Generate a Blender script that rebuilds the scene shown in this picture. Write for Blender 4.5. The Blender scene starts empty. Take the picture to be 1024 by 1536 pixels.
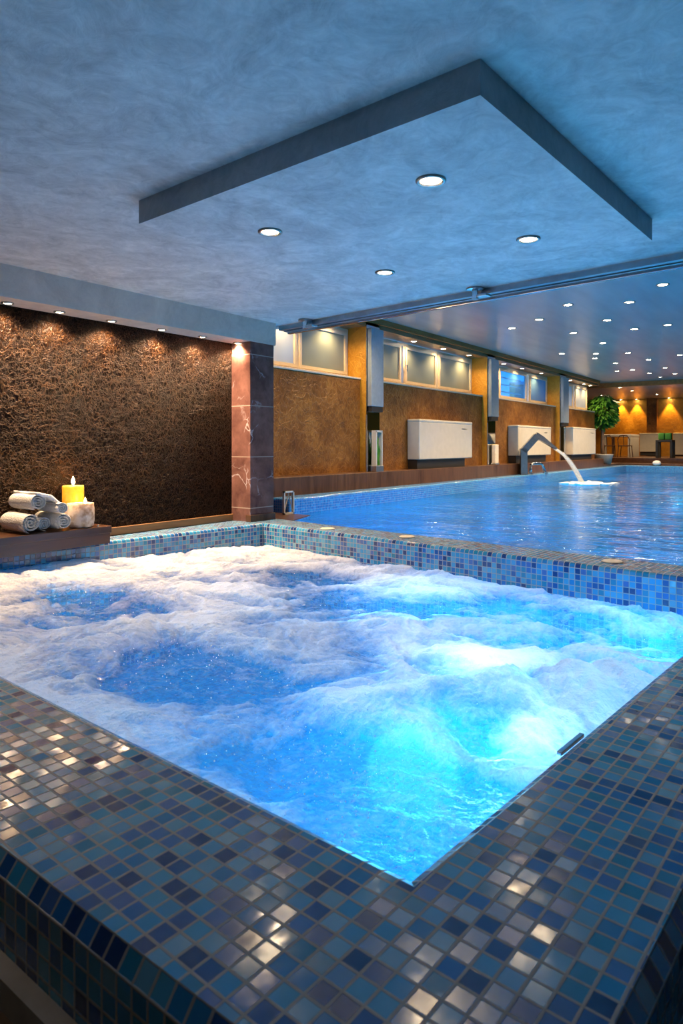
import bpy, bmesh, math, random
import numpy as np
from mathutils import Vector, Matrix
random.seed(7)
rad = math.radians
scn = bpy.context.scene
COL = scn.collection
TA = rad(-3.4)                      # the tub and the dropped ceiling panel sit slightly turned in the room
def T(u, v, z=0.0):                 # tub frame -> room frame
    return (u*math.cos(TA)-v*math.sin(TA), u*math.sin(TA)+v*math.cos(TA), z)

# ------------------------------------------------------------------ node helpers
class N:
    def __init__(s, name):
        m = bpy.data.materials.new(name); m.use_nodes = True
        s.m = m; s.nt = m.node_tree; s.nt.nodes.clear()
        s.out = s.n('ShaderNodeOutputMaterial')
    def n(s, t, **kw):
        nd = s.nt.nodes.new(t)
        for k, v in kw.items():
            if hasattr(nd, k): setattr(nd, k, v)
        return nd
    def l(s, a, b): s.nt.links.new(a, b)
    def put(s, sock, v):
        if isinstance(v, bpy.types.NodeSocket): s.l(v, sock)
        elif v is not None:
            try: sock.default_value = v
            except Exception: sock.default_value = (*v, 1) if len(v) == 3 else v
    def math(s, op, a, b=None, c=None, clamp=False):
        nd = s.n('ShaderNodeMath', operation=op); nd.use_clamp = clamp
        for i, v in enumerate((a, b, c)):
            if v is not None: s.put(nd.inputs[i], v)
        return nd.outputs[0]
    def vmath(s, op, a, b=None, scale=None):
        nd = s.n('ShaderNodeVectorMath', operation=op)
        s.put(nd.inputs[0], a)
        if b is not None: s.put(nd.inputs[1], b)
        if scale is not None: s.put(nd.inputs['Scale'], scale)
        return nd.outputs[0]
    def noise(s, vec, scale, detail=4, rough=.55, dist=0, out=0):
        nd = s.n('ShaderNodeTexNoise'); s.put(nd.inputs['Vector'], vec)
        nd.inputs['Scale'].default_value = scale; nd.inputs['Detail'].default_value = detail
        nd.inputs['Roughness'].default_value = rough; nd.inputs['Distortion'].default_value = dist
        return nd.outputs[out]
    def ramp(s, fac, stops, interp='LINEAR'):
        nd = s.n('ShaderNodeValToRGB'); cr = nd.color_ramp; cr.interpolation = interp
        while len(cr.elements) < len(stops): cr.elements.new(.5)
        for e, (p, c) in zip(cr.elements, stops):
            e.position = p; e.color = (*c, 1) if len(c) == 3 else c
        s.put(nd.inputs[0], fac); return nd.outputs[0]
    def mix(s, fac, a, b):
        nd = s.n('ShaderNodeMix', data_type='RGBA')
        s.put(nd.inputs['Factor'], fac); s.put(nd.inputs[6], a if isinstance(a, bpy.types.NodeSocket) else (*a, 1))
        s.put(nd.inputs[7], b if isinstance(b, bpy.types.NodeSocket) else (*b, 1)); return nd.outputs[2]
    def bump(s, h, strength=.3, dist=.01, normal=None):
        nd = s.n('ShaderNodeBump'); s.put(nd.inputs['Height'], h)
        nd.inputs['Strength'].default_value = strength; nd.inputs['Distance'].default_value = dist
        if normal is not None: s.l(normal, nd.inputs['Normal'])
        return nd.outputs[0]
    def bsdf(s, color=(.5,.5,.5), rough=.5, metal=0, normal=None, **kw):
        nd = s.n('ShaderNodeBsdfPrincipled')
        s.put(nd.inputs['Base Color'], color if isinstance(color, bpy.types.NodeSocket) else (*color, 1))
        s.put(nd.inputs['Roughness'], rough); s.put(nd.inputs['Metallic'], metal)
        if normal is not None: s.l(normal, nd.inputs['Normal'])
        for k, v in kw.items(): s.put(nd.inputs[k.replace('_', ' ')], v)
        return nd.outputs[0]
    def mixsh(s, fac, a, b):
        nd = s.n('ShaderNodeMixShader'); s.put(nd.inputs[0], fac); s.l(a, nd.inputs[1]); s.l(b, nd.inputs[2]); return nd.outputs[0]
    def addsh(s, a, b):
        nd = s.n('ShaderNodeAddShader'); s.l(a, nd.inputs[0]); s.l(b, nd.inputs[1]); return nd.outputs[0]
    def done(s, sh): s.l(sh, s.out.inputs[0]); return s.m
    def obj(s): return s.n('ShaderNodeTexCoord').outputs['Object']
    def geo(s): return s.n('ShaderNodeNewGeometry').outputs['Position']
    def uv(s): return s.n('ShaderNodeTexCoord').outputs['UV']

def plain(name, color, rough=.5, metal=0, var=.12, scale=20, bump=.0, **kw):
    g = N(name); nz = g.noise(g.obj(), scale, 3)
    c = g.ramp(nz, [(.3, tuple(x*(1-var) for x in color)), (.7, tuple(min(1, x*(1+var)) for x in color))])
    nm = g.bump(nz, bump, .01) if bump else None
    return g.done(g.bsdf(c, rough, metal, nm, **kw))

def emit(name, color, strength):
    g = N(name); e = g.n('ShaderNodeEmission'); e.inputs[0].default_value = (*color, 1); e.inputs[1].default_value = strength
    return g.done(e.outputs[0])

PITCH = .035
def mosaic(name, stops, grout=(.30,.31,.32), tilt=.055, rough=(.08,.24), gap=.055, spec=.6):
    g = N(name)
    v = g.vmath('SCALE', g.uv(), scale=1/PITCH)
    cell = g.vmath('FLOOR', v); fr = g.vmath('FRACTION', v)
    sep = g.n('ShaderNodeSeparateXYZ'); g.l(fr, sep.inputs[0])
    ex = g.math('MINIMUM', sep.outputs[0], g.math('SUBTRACT', 1.0, sep.outputs[0]))
    ey = g.math('MINIMUM', sep.outputs[1], g.math('SUBTRACT', 1.0, sep.outputs[1]))
    wob = g.math('MULTIPLY', g.math('SUBTRACT', g.noise(v, 1.7, 2), .5), .05)
    e = g.math('ADD', g.math('MINIMUM', ex, ey), wob)
    mp = g.n('ShaderNodeMapRange', interpolation_type='SMOOTHSTEP'); g.l(e, mp.inputs[0])
    mp.inputs[1].default_value = gap-.015; mp.inputs[2].default_value = gap+.035
    mask = mp.outputs[0]
    wn = g.n('ShaderNodeTexWhiteNoise', noise_dimensions='3D'); g.l(cell, wn.inputs['Vector'])
    col = g.ramp(wn.outputs['Value'], stops, 'CONSTANT')
    cloud = g.noise(v, .9, 3); 
    col = g.mix(g.math('MULTIPLY', cloud, .45), col, g.mix(.5, col, (.07,.26,.44)))
    base = g.mix(mask, grout, col)
    geo = g.n('ShaderNodeNewGeometry')
    rv = g.vmath('SCALE', g.vmath('SUBTRACT', wn.outputs['Color'], (.5,.5,.5)), scale=tilt)
    cnz = g.n('ShaderNodeTexNoise'); g.l(v, cnz.inputs['Vector']); cnz.inputs['Scale'].default_value = 1.3
    rv2 = g.vmath('SCALE', g.vmath('SUBTRACT', cnz.outputs['Color'], (.5,.5,.5)), scale=tilt*.8)
    nrm = g.vmath('NORMALIZE', g.vmath('ADD', g.vmath('ADD', geo.outputs['Normal'], rv), rv2))
    b = g.bump(mask, .5, .0015, nrm)
    wn2 = g.n('ShaderNodeTexWhiteNoise', noise_dimensions='3D'); g.l(g.vmath('ADD', cell, (31.7, 5.2, 9.1)), wn2.inputs['Vector'])
    r = g.math('ADD', g.math('MULTIPLY', wn2.outputs[0], rough[1]-rough[0]), rough[0])
    r = g.math('ADD', r, g.math('MULTIPLY', g.math('SUBTRACT', 1.0, mask), .5))
    return g.done(g.bsdf(base, r, 0, b, Specular_IOR_Level=spec))

BLUES = [(0,(.012,.185,.450)),(.16,(.008,.065,.270)),(.27,(.028,.270,.540)),(.42,(.004,.020,.140)),(.52,(.010,.190,.350)),
         (.66,(.055,.300,.520)),(.80,(.050,.115,.360)),(.86,(.010,.120,.410)),(.94,(.105,.310,.490))]
POOLB = [(0,(.010,.15,.44)),(.3,(.015,.19,.50)),(.6,(.008,.12,.38)),(.85,(.02,.24,.54))]
M = {}
M['mosaic'] = mosaic('blue_glass_mosaic', BLUES)
M['poolmosaic'] = mosaic('royal_blue_mosaic', POOLB, grout=(.16,.24,.40), gap=.05, tilt=.05)
g = N('basin_mosaic')
M['basin'] = mosaic('pale_blue_basin_mosaic', [(0,(.015,.24,.52)),(.4,(.03,.32,.60)),(.7,(.010,.19,.45))], grout=(.03,.28,.56), gap=.02, tilt=.02, spec=.2)

def stucco(name, c1, c2, rough=.55):
    g = N(name); p = g.geo()
    n1 = g.noise(p, 2.4, 9, .66, 1.6); n2 = g.noise(g.vmath('ADD', p, (7.3, 2.1, 0)), 8.5, 7, .72, 2.2)
    mx = g.math('MULTIPLY_ADD', n1, .6, g.math('MULTIPLY', n2, .4))
    c = g.ramp(mx, [(.37, c1), (.50, tuple((a+b)/2 for a, b in zip(c1, c2))), (.63, c2)])
    return g.done(g.bsdf(c, rough, 0, g.bump(mx, .45, .02), Specular_IOR_Level=.4))
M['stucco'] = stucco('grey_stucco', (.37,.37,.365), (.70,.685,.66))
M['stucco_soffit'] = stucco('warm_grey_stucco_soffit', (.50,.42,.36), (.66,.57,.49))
M['stucco_shaded'] = stucco('shaded_grey_stucco', (.34,.335,.33), (.52,.50,.49))  # darker copy of the stucco, shade of upright faces put into the colour

g = N('stretch_ceiling'); p = g.geo()
mp = g.n('ShaderNodeMapping'); g.l(p, mp.inputs[0]); mp.inputs['Scale'].default_value = (.35, 2.2, 1)
nz = g.noise(mp.outputs[0], 2.2, 4)
M['hallceil'] = g.done(g.bsdf(g.ramp(nz, [(.3,(.25,.27,.29)),(.7,(.36,.37,.38))]), .30, 0, g.bump(nz, .06, .02), Specular_IOR_Level=.7))

def leaf(name, lo, mid, hi, scale, metal=.55, rough=.38, bump=.8, thr=(.02,.09), lw=.55, nw=1.35, spec=.35):
    g = N(name); p = g.geo()
    d = g.vmath('SCALE', g.vmath('SUBTRACT', g.noise(p, scale*.55, 3, out=1), (.5,.5,.5)), scale=2.6/scale)
    q = g.vmath('ADD', p, d)
    vo = g.n('ShaderNodeTexVoronoi', feature='DISTANCE_TO_EDGE'); g.l(q, vo.inputs['Vector']); vo.inputs['Scale'].default_value = scale
    vo2 = g.n('ShaderNodeTexVoronoi', feature='DISTANCE_TO_EDGE'); g.l(g.vmath('ADD', q, (3.1,1.7,.4)), vo2.inputs['Vector']); vo2.inputs['Scale'].default_value = scale*1.7
    e = g.math('MINIMUM', vo.outputs[0], g.math('MULTIPLY', vo2.outputs[0], 1.4))
    line = g.math('SUBTRACT', 1.0, g.math('DIVIDE', g.math('SUBTRACT', e, thr[0], clamp=True), thr[1], clamp=True))
    n = g.noise(p, scale*.35, 5, .65); nn = g.noise(q, scale*2.2, 4, .7)
    fac = g.math('MULTIPLY_ADD', line, lw, g.math('MULTIPLY', g.math('MULTIPLY', n, nn), nw), clamp=True)
    fac = g.math('MULTIPLY', fac, g.math('ADD', n, .35), clamp=True)
    c = g.ramp(fac, [(.12, lo), (.45, mid), (.92, hi)])
    return g.done(g.bsdf(c, rough, metal, g.bump(g.math('MULTIPLY_ADD', line, .6, nn), bump, .012), Specular_IOR_Level=spec))
M['bronze'] = leaf('bronze_textured_panel', (.0020,.0007,.0003), (.0050,.0017,.0005), (.030,.0125,.0033), 23, .5, .34, .6, (.01,.07), .62, 1.2, .12)
M['hallwall'] = leaf('brown_gold_plaster', (.085,.030,.007), (.20,.080,.016), (.36,.17,.04), 5.0, .2, .45, .6, (.0,.07), .16, 1.9)
M['gold'] = leaf('ochre_gold_plaster', (.34,.15,.016), (.48,.23,.025), (.62,.34,.05), 3.5, .2, .42, .4, (.0,.06), .12, 2.0)

g = N('red_marble'); p = g.geo()
q = g.vmath('ADD', p, g.vmath('SCALE', g.vmath('SUBTRACT', g.noise(p, 3, 4, out=1), (.5,.5,.5)), scale=.35))
vo = g.n('ShaderNodeTexVoronoi', feature='DISTANCE_TO_EDGE'); g.l(q, vo.inputs['Vector']); vo.inputs['Scale'].default_value = 4.6
vein = g.math('SUBTRACT', 1.0, g.math('DIVIDE', vo.outputs[0], .035), clamp=True)
vein = g.math('MULTIPLY', vein, g.ramp(g.noise(p, 4.5, 3), [(.52,(0,0,0)),(.66,(.9,.9,.9))]), clamp=True)
c = g.mix(vein, g.ramp(g.noise(q, 6, 6), [(.3,(.10,.046,.040)),(.7,(.24,.12,.10))]), (.50,.44,.46))
sp = g.n('ShaderNodeSeparateXYZ'); g.l(p, sp.inputs[0])
fz = g.math('FRACT', g.math('MULTIPLY_ADD', sp.outputs[2], 1/.47, .32))
j = g.math('LESS_THAN', fz, .018)
M['marble'] = g.done(g.bsdf(g.mix(j, c, (.36,.28,.24)), .18, 0, None))

def wood(name, a, b, rough=.35, ax=0, sc=6):
    g = N(name); p = g.obj(); mp = g.n('ShaderNodeMapping'); g.l(p, mp.inputs[0])
    s3 = [sc, sc, sc]; s3[ax] = sc*.12; mp.inputs['Scale'].default_value = s3
    nz = g.noise(mp.outputs[0], 2.5, 5, .6, .6)
    return g.done(g.bsdf(g.ramp(nz, [(.3, a), (.7, b)]), rough, 0, g.bump(nz, .15, .005)))
M['darkwood'] = wood('dark_wood', (.030,.012,.006), (.095,.040,.018), .28)
M['ledgewood'] = wood('reddish_brown_tile_cladding', (.050,.022,.012), (.13,.062,.034), .3, 2, 5)
M['basewood'] = wood('brown_skirting', (.16,.075,.03), (.30,.15,.06), .4)
M['floor'] = wood('dark_brown_floor_tile', (.020,.010,.007), (.045,.022,.014), .35)
M['stone'] = plain('grey_stone', (.22,.215,.21), .5, 0, .2, 14, .1)
M['beam'] = wood('brown_beam', (.28,.085,.016), (.44,.16,.035), .55)
M['white'] = plain('warm_white_enamel', (.46,.425,.37), .38, 0, .05, 8)
M['frame'] = plain('cream_window_frame', (.56,.47,.36), .4, 0, .06, 8)
M['black'] = plain('black_plinth', (.015,.013,.012), .5)
M['steel'] = plain('brushed_steel', (.58,.59,.60), .32, 1.0, .1, 30)
M['satin'] = plain('satin_metal', (.30,.37,.44), .30, .35, .08, 12)
M['spoutsteel'] = plain('dark_brushed_steel', (.24,.24,.25), .30, .9, .1, 20)
M['chrome'] = plain('chrome', (.70,.72,.75), .10, 1.0, .04, 30)
M['rail'] = plain('anodised_rail', (.40,.41,.43), .30, .85, .15, 10)
M['mirror'] = plain('mirror_strip', (.62,.66,.70), .08, 1.0, .03, 6)
M['ring'] = plain('downlight_ring', (.38,.36,.33), .28, .9, .08, 30)
M['lens'] = emit('warm_lamp_lens', (1.0,.80,.52), 34)
M['flame'] = emit('candle_flame', (1.0,.66,.22), 26)
M['towel'] = plain('white_terry', (.78,.77,.76), .95, 0, .10, 110, .9, Specular_IOR_Level=.1)
M['green'] = plain('leaf_green', (.060,.20,.022), .42, 0, .55, 9)
M['bark'] = plain('bark', (.16,.09,.05), .8, 0, .3, 20, .4)
M['greenfab'] = plain('green_cushion', (.05,.22,.03), .8)
M['grey'] = plain('grey_panel', (.28,.27,.26), .5)
M['cream'] = plain('cream_disc', (.72,.60,.46), .4)
M['outer'] = plain('plain_dark_plaster', (.20,.13,.09), .7)
g = N('yellow_wax'); nz = g.noise(g.obj(), 30, 3)
M['wax'] = g.done(g.bsdf(g.ramp(nz, [(.3,(.80,.42,.03)),(.7,(.90,.55,.07))]), .4, 0, None, Subsurface_Weight=.6, Subsurface_Radius=(.08,.04,.01), Subsurface_Scale=.5))
g = N('frosted_patterned_glass'); vo = g.n('ShaderNodeTexVoronoi'); g.l(g.obj(), vo.inputs[0]); vo.inputs['Scale'].default_value = 34
c = g.ramp(g.noise(g.obj(), 22, 4), [(.35,(.40,.30,.20)),(.6,(.80,.76,.70))])
tr = g.n('ShaderNodeBsdfTranslucent'); g.l(c, tr.inputs[0])
M['frost'] = g.done(g.mixsh(.45, g.bsdf(c, .35, 0, g.bump(vo.outputs[0], .6, .006)), tr.outputs[0]))
def pane(name, col, tfac, rough, clear=0):
    g = N(name); n1 = g.noise(g.geo(), 1.2, 2)
    c = g.ramp(n1, [(.3, tuple(x*.85 for x in col)), (.7, col)])
    tr = g.n('ShaderNodeBsdfTranslucent'); g.l(c, tr.inputs[0])
    sh = g.mixsh(tfac, g.bsdf(c, rough, 0, None, Specular_IOR_Level=.9), tr.outputs[0])
    if clear:
        tp = g.n('ShaderNodeBsdfTransparent'); tp.inputs[0].default_value = (*col, 1)
        sh = g.mixsh(clear, sh, tp.outputs[0])
    return g.done(sh)
M['pane'] = pane('frosted_pane', (.30,.35,.33), .35, .16)
M['panewhite'] = pane('milky_pane', (.62,.66,.66), .6, .35)
M['paneblue'] = pane('blue_pane', (.35,.72,1.0), .5, .12, .75)
M['panedusk'] = pane('dusk_blue_pane', (.22,.42,.58), .55, .14, .1)

# water of the tub: foam (vertex attribute) over clear tinted water
g = N('bubbling_water')
at = g.n('ShaderNodeAttribute'); at.attribute_name = 'foam'
p = g.geo()
fine = g.noise(p, 22, 6, .7, .6); fine2 = g.noise(p, 70, 3, .6)
f = g.math('MULTIPLY_ADD', g.math('SUBTRACT', fine, .5), .72, at.outputs['Fac'], clamp=True)
f = g.math('MULTIPLY_ADD', g.math('SUBTRACT', fine2, .5), .30, f, clamp=True)
nrm = g.bump(g.math('ADD', g.noise(p, 9, 5, .6, .5), g.math('MULTIPLY', fine2, .45)), .95, .035)
tp = g.n('ShaderNodeBsdfTransparent'); tp.inputs[0].default_value = (.30,.80,.97,1)
tl = g.n('ShaderNodeBsdfTranslucent'); tl.inputs[0].default_value = (.04,.48,.90,1); g.l(nrm, tl.inputs['Normal'])
df = g.n('ShaderNodeBsdfDiffuse'); df.inputs[0].default_value = (.02,.20,.46,1); g.l(nrm, df.inputs['Normal'])
wat = g.mixsh(.34, tp.outputs[0], g.mixsh(.3, tl.outputs[0], df.outputs[0]))
gl = g.n('ShaderNodeBsdfGlossy'); gl.inputs['Roughness'].default_value = .07; g.l(nrm, gl.inputs['Normal'])
fr = g.n('ShaderNodeFresnel'); fr.inputs[0].default_value = 1.33; g.l(nrm, fr.inputs['Normal'])
wat = g.mixsh(fr.outputs[0], wat, gl.outputs[0])
fd = g.n('ShaderNodeBsdfDiffuse'); fd.inputs[0].default_value = (.80,.82,.84,1); g.l(nrm, fd.inputs['Normal'])
ft = g.n('ShaderNodeBsdfTranslucent'); ft.inputs[0].default_value = (.70,.88,.98,1)
foam = g.mixsh(.30, fd.outputs[0], ft.outputs[0])
M['tubwater'] = g.done(g.mixsh(f, wat, foam))

g = N('pool_water'); p = g.geo()
mp = g.n('ShaderNodeMapping'); g.l(p, mp.inputs[0]); mp.inputs['Rotation'].default_value = (0,0,rad(-36.5)); mp.inputs['Scale'].default_value = (1.0, .42, 1)
h = g.math('ADD', g.noise(mp.outputs[0], 2.6, 3, .5, .7), g.math('MULTIPLY', g.noise(mp.outputs[0], 9, 2, .5, .3), .22))
nrm = g.bump(h, .50, .12)
tp = g.n('ShaderNodeBsdfTransparent'); tp.inputs[0].default_value = (.40,.82,.98,1)
df = g.n('ShaderNodeBsdfDiffuse'); df.inputs[0].default_value = (.008,.13,.28,1)
tl = g.n('ShaderNodeBsdfTranslucent'); tl.inputs[0].default_value = (.04,.40,.75,1)
wat = g.mixsh(.52, tp.outputs[0], g.mixsh(.5, df.outputs[0], tl.outputs[0]))
gl = g.n('ShaderNodeBsdfGlossy'); gl.inputs['Roughness'].default_value = .06; g.l(nrm, gl.inputs['Normal'])
fr = g.n('ShaderNodeFresnel'); fr.inputs[0].default_value = 1.33; g.l(nrm, fr.inputs['Normal'])
M['poolwater'] = g.done(g.mixsh(fr.outputs[0], wat, gl.outputs[0]))

g = N('falling_water'); p = g.uv()
mp = g.n('ShaderNodeMapping'); g.l(p, mp.inputs[0]); mp.inputs['Scale'].default_value = (14, .9, 1)
st = g.noise(mp.outputs[0], 3, 5, .65, .4)
tp = g.n('ShaderNodeBsdfTransparent'); df = g.n('ShaderNodeBsdfDiffuse'); df.inputs[0].default_value = (.55,.58,.6,1)
tl = g.n('ShaderNodeBsdfTranslucent'); tl.inputs[0].default_value = (.55,.6,.65,1)
gl = g.n('ShaderNodeBsdfGlossy'); gl.inputs['Roughness'].default_value = .15
a = g.mixsh(.5, df.outputs[0], tl.outputs[0]); a = g.mixsh(.25, a, gl.outputs[0])
M['fallwater'] = g.done(g.mixsh(g.ramp(st, [(.42,(.06,.06,.06)),(.64,(.60,.60,.60))]), tp.outputs[0], a))
M['splash'] = plain('splash_foam', (.58,.68,.72), .6, 0, .1, 20, .6)
g = N('droplet'); dd = g.n('ShaderNodeBsdfTranslucent'); dd.inputs[0].default_value = (.95,.97,1,1)
M['drop'] = g.done(g.mixsh(.5, g.bsdf((.92,.95,.97), .1), dd.outputs[0]))

# ------------------------------------------------------------------ mesh helpers
def obj(name, bm, mat, parent=None, smooth=False, loc=None):
    me = bpy.data.meshes.new(name); bm.to_mesh(me); bm.free()
    o = bpy.data.objects.new(name, me); COL.objects.link(o)
    if mat: me.materials.append(mat)
    if smooth:
        for f in me.polygons: f.use_smooth = True
    if parent: o.parent = parent
    if loc: o.location = loc
    return o
def tag(o, label, cat, group=None, kind=None):
    o['label'] = label; o['category'] = cat
    if group: o['group'] = group
    if kind: o['kind'] = kind
    return o
def empty(name, label, cat, loc=(0,0,0), rz=0, group=None):
    o = bpy.data.objects.new(name, None); COL.objects.link(o); o.empty_display_size = .1
    o.location = loc; o.rotation_euler = (0,0,rz)
    return tag(o, label, cat, group)
def struct(name, bm, mat, smooth=False):
    o = obj(name, bm, mat, None, smooth); o['kind'] = 'structure'; return o
def box(bm, x0, x1, y0, y1, z0, z1, bev=0, seg=2):
    r = bmesh.ops.create_cube(bm, size=1)
    vs = r['verts']
    for v in vs:
        v.co = Vector((x0 if v.co.x < 0 else x1, y0 if v.co.y < 0 else y1, z0 if v.co.z < 0 else z1))
    if bev:
        es = list({e for v in vs for e in v.link_edges})
        bmesh.ops.bevel(bm, geom=es, offset=bev, segments=seg, profile=.5, affect='EDGES')
    return bm
def bx(*a, **k): return box(bmesh.new(), *a, **k)
def prism(bm, poly, z0, z1):
    lo = [bm.verts.new((p[0], p[1], z0)) for p in poly]; hi = [bm.verts.new((p[0], p[1], z1)) for p in poly]
    n = len(poly)
    for i in range(n): bm.faces.new((lo[i], lo[(i+1) % n], hi[(i+1) % n], hi[i]))
    bm.faces.new(hi); bm.faces.new(lo[::-1]); return bm
def lathe(bm, prof, c=(0,0,0), seg=32, mat4=None, cap=True):
    rings = []
    for r, z in prof:
        ring = []
        for k in range(seg):
            a = 2*math.pi*k/seg; v = Vector((r*math.cos(a), r*math.sin(a), z))
            if mat4: v = mat4 @ v
            ring.append(bm.verts.new(v+Vector(c)))
        rings.append(ring)
    for a, b in zip(rings, rings[1:]):
        for k in range(seg): bm.faces.new((a[k], a[(k+1) % seg], b[(k+1) % seg], b[k]))
    if cap:
        bm.faces.new(rings[0][::-1]); bm.faces.new(rings[-1])
    return bm
def tube(bm, pts, r, seg=10, cap=True):
    pts = [Vector(p) for p in pts]; rings = []
    up = Vector((0,0,1)); 
    for i, p in enumerate(pts):
        d = (pts[min(i+1, len(pts)-1)]-pts[max(i-1, 0)]).normalized()
        x = d.cross(up) if abs(d.dot(up)) < .98 else d.cross(Vector((1,0,0)))
        x.normalize(); y = x.cross(d)
        rr = r[i] if isinstance(r, (list, tuple)) else r
        rings.append([bm.verts.new(p+rr*(math.cos(2*math.pi*k/seg)*x+math.sin(2*math.pi*k/seg)*y)) for k in range(seg)])
    for a, b in zip(rings, rings[1:]):
        for k in range(seg): bm.faces.new((a[k], a[(k+1) % seg], b[(k+1) % seg], b[k]))
    if cap: bm.faces.new(rings[0][::-1]); bm.faces.new(rings[-1])
    bmesh.ops.recalc_face_normals(bm, faces=bm.faces)
    return bm
def quaduv(bm, uvl, pts, uvs):
    f = bm.faces.new([bm.verts.new(p) for p in pts])
    for l, uv in zip(f.loops, uvs): l[uvl].uv = uv
    return f

def isect(p, d, q, e):
    den = d[0]*e[1]-d[1]*e[0]; t = ((q[0]-p[0])*e[1]-(q[1]-p[1])*e[0])/den
    return (p[0]+d[0]*t, p[1]+d[1]*t)

# ------------------------------------------------------------------ camera and world
cam = bpy.data.cameras.new('camera'); co = bpy.data.objects.new('camera', cam); COL.objects.link(co)
co.location = (0,0,.9); co.rotation_euler = (rad(90), 0, rad(36.5-90))
cam.sensor_fit = 'AUTO'; cam.sensor_width = 36; cam.lens = 36*990/1536
cam.shift_y = -100/1536; cam.clip_start = .02
cam.dof.use_dof = True; cam.dof.focus_distance = 4.5; cam.dof.aperture_fstop = 7.0
scn.camera = co
w = bpy.data.worlds.new('dusk'); scn.world = w; w.use_nodes = True
bg = w.node_tree.nodes['Background']; bg.inputs[0].default_value = (.22,.50,1.0,1); bg.inputs[1].default_value = .9
scn.view_settings.view_transform = 'Standard'; scn.view_settings.look = 'None'
scn.view_settings.exposure = 1.2; scn.view_settings.gamma = 1
scn.cycles.max_bounces = 8; scn.cycles.transparent_max_bounces = 12
scn.cycles.sample_clamp_indirect = 4.0; scn.cycles.caustics_reflective = False
scn.cycles.use_denoising = True

# ------------------------------------------------------------------ hot tub
A, B_, C_, D_ = (.90,.606), (.868,4.48), (4.09,4.33), (3.83,.50)
inner = [A, D_, C_, B_]                    # counter-clockwise
outer = [(.545,.262), (4.17,.225), (4.44,4.73), (.36,4.45)]
def offs(poly, d):
    n = len(poly); lines = []
    for i in range(n):
        p, q = poly[i], poly[(i+1) % n]; dx, dy = q[0]-p[0], q[1]-p[1]; L = math.hypot(dx, dy)
        lines.append(((p[0]+dy/L*d, p[1]-dx/L*d), (dx, dy)))
    return [isect(*lines[i-1], *lines[i]) for i in range(n)]
stages = [(inner,-.75),(inner,.172),(offs(inner,.007),.192),(offs(inner,.024),.2),(outer,.2),(offs(outer,.021),.172),(offs(outer,.021),-.02)]
# profile coordinate so that whole tile rows start at the rim
S = [-(.2+.75-.0), -.035, -.014, 0, None, .035, .035+.192]
tub = empty('hot_tub', 'square hot tub with wide blue mosaic rim in the foreground', 'hot tub', (0,0,0), TA)
SEGN = 1
def rimpart(name, ks, mat, outside=None):
    bm = bmesh.new(); uvl = bm.loops.layers.uv.new('UVMap')
    for k in ks:
        (pa, za), (pb, zb) = stages[k], stages[k+1]
        for i in range(4):
            j = (i+1) % 4
            pts = [(*pa[i],za),(*pa[j],za),(*pb[j],zb),(*pb[i],zb)]
            if k == 3: uvs = [((p[0]-.545)+7, (p[1]-.262)+7) for p in pts]
            else:
                al = (lambda p: p[0]-.545+7) if i in (0, 2) else (lambda p: p[1]-.262+7)
                s0 = 14+PITCH*40*i
                s1 = S[k] or 0
                uvs = [(al(pts[0]), s0+s1), (al(pts[1]), s0+s1), (al(pts[2]), s0+(S[k+1] or 0)), (al(pts[3]), s0+(S[k+1] or 0))]
            quaduv(bm, uvl, pts, uvs)
    bmesh.ops.remove_doubles(bm, verts=bm.verts, dist=1e-5)
    return obj(name, bm, mat, tub)
rim = rimpart('rim', [0,1,2,3], M['mosaic'])
skirt = rimpart('outer_wall', [4,5], M['mosaic'])
bm = bmesh.new(); uvl = bm.loops.layers.uv.new('UVMap')
quaduv(bm, uvl, [(*p,-.75) for p in inner], inner)
obj('basin_floor', bm, M['basin'], tub)
bm = bmesh.new(); o1, o2 = offs(outer,.0215), offs(outer,.05)
for (a, b, za, zb) in ((o1,o1,0,.052),(o1,o2,.052,.050),(o2,o2,.050,0.0)):
    for i in (0, 3):
        j = (i+1) % 4
        bm.faces.new([bm.verts.new((*a[i],za)), bm.verts.new((*a[j],za)), bm.verts.new((*b[j],zb)), bm.verts.new((*b[i],zb))])
obj('stone_plinth', bm, M['stone'], tub)
# steel slot along the near right inner edge
bm = bmesh.new(); box(bm, 0, .13, -.006, .006, -.004, .005, .002)
h = obj('grab_bar', bm, M['chrome'], tub); h.location = (1.453,.577,.206); h.rotation_euler = (0,0,rad(-2.1))
h['label'] = 'small chrome bar'
def lamp(kind, name, loc, energy, color, parent=None, r=.05, spot=None, rot=None, blend=.6):
    d = bpy.data.lights.new(name, kind); d.energy = energy; d.color = color
    if kind in ('POINT','SPOT'): d.shadow_soft_size = r
    if kind == 'SPOT': d.spot_size = rad(spot); d.spot_blend = blend
    o = bpy.data.objects.new(name, d); COL.objects.link(o); o.location = loc
    if rot: o.rotation_euler = rot
    if parent: o.parent = parent
    return o
for (u, v, z, e, c) in ((1.86,.86,-.10,3.2,(.55,.88,1)), (2.45,1.30,-.15,4,(.60,.90,1)), (2.1,1.0,-.55,7,(.30,.74,1)),
                        (1.35,1.05,-.60,15,(.22,.70,1)), (3.5,1.0,-.40,19,(.18,.66,1)), (3.3,2.2,-.50,22,(.18,.66,1)),
                        (1.6,2.2,-.60,4,(.12,.58,1)), (2.3,3.3,-.60,2,(.12,.58,1))):
    lamp('POINT', 'underwater_lamp', (u,v,z), e, c, tub, .10 if z > -.2 else .30)

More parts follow.
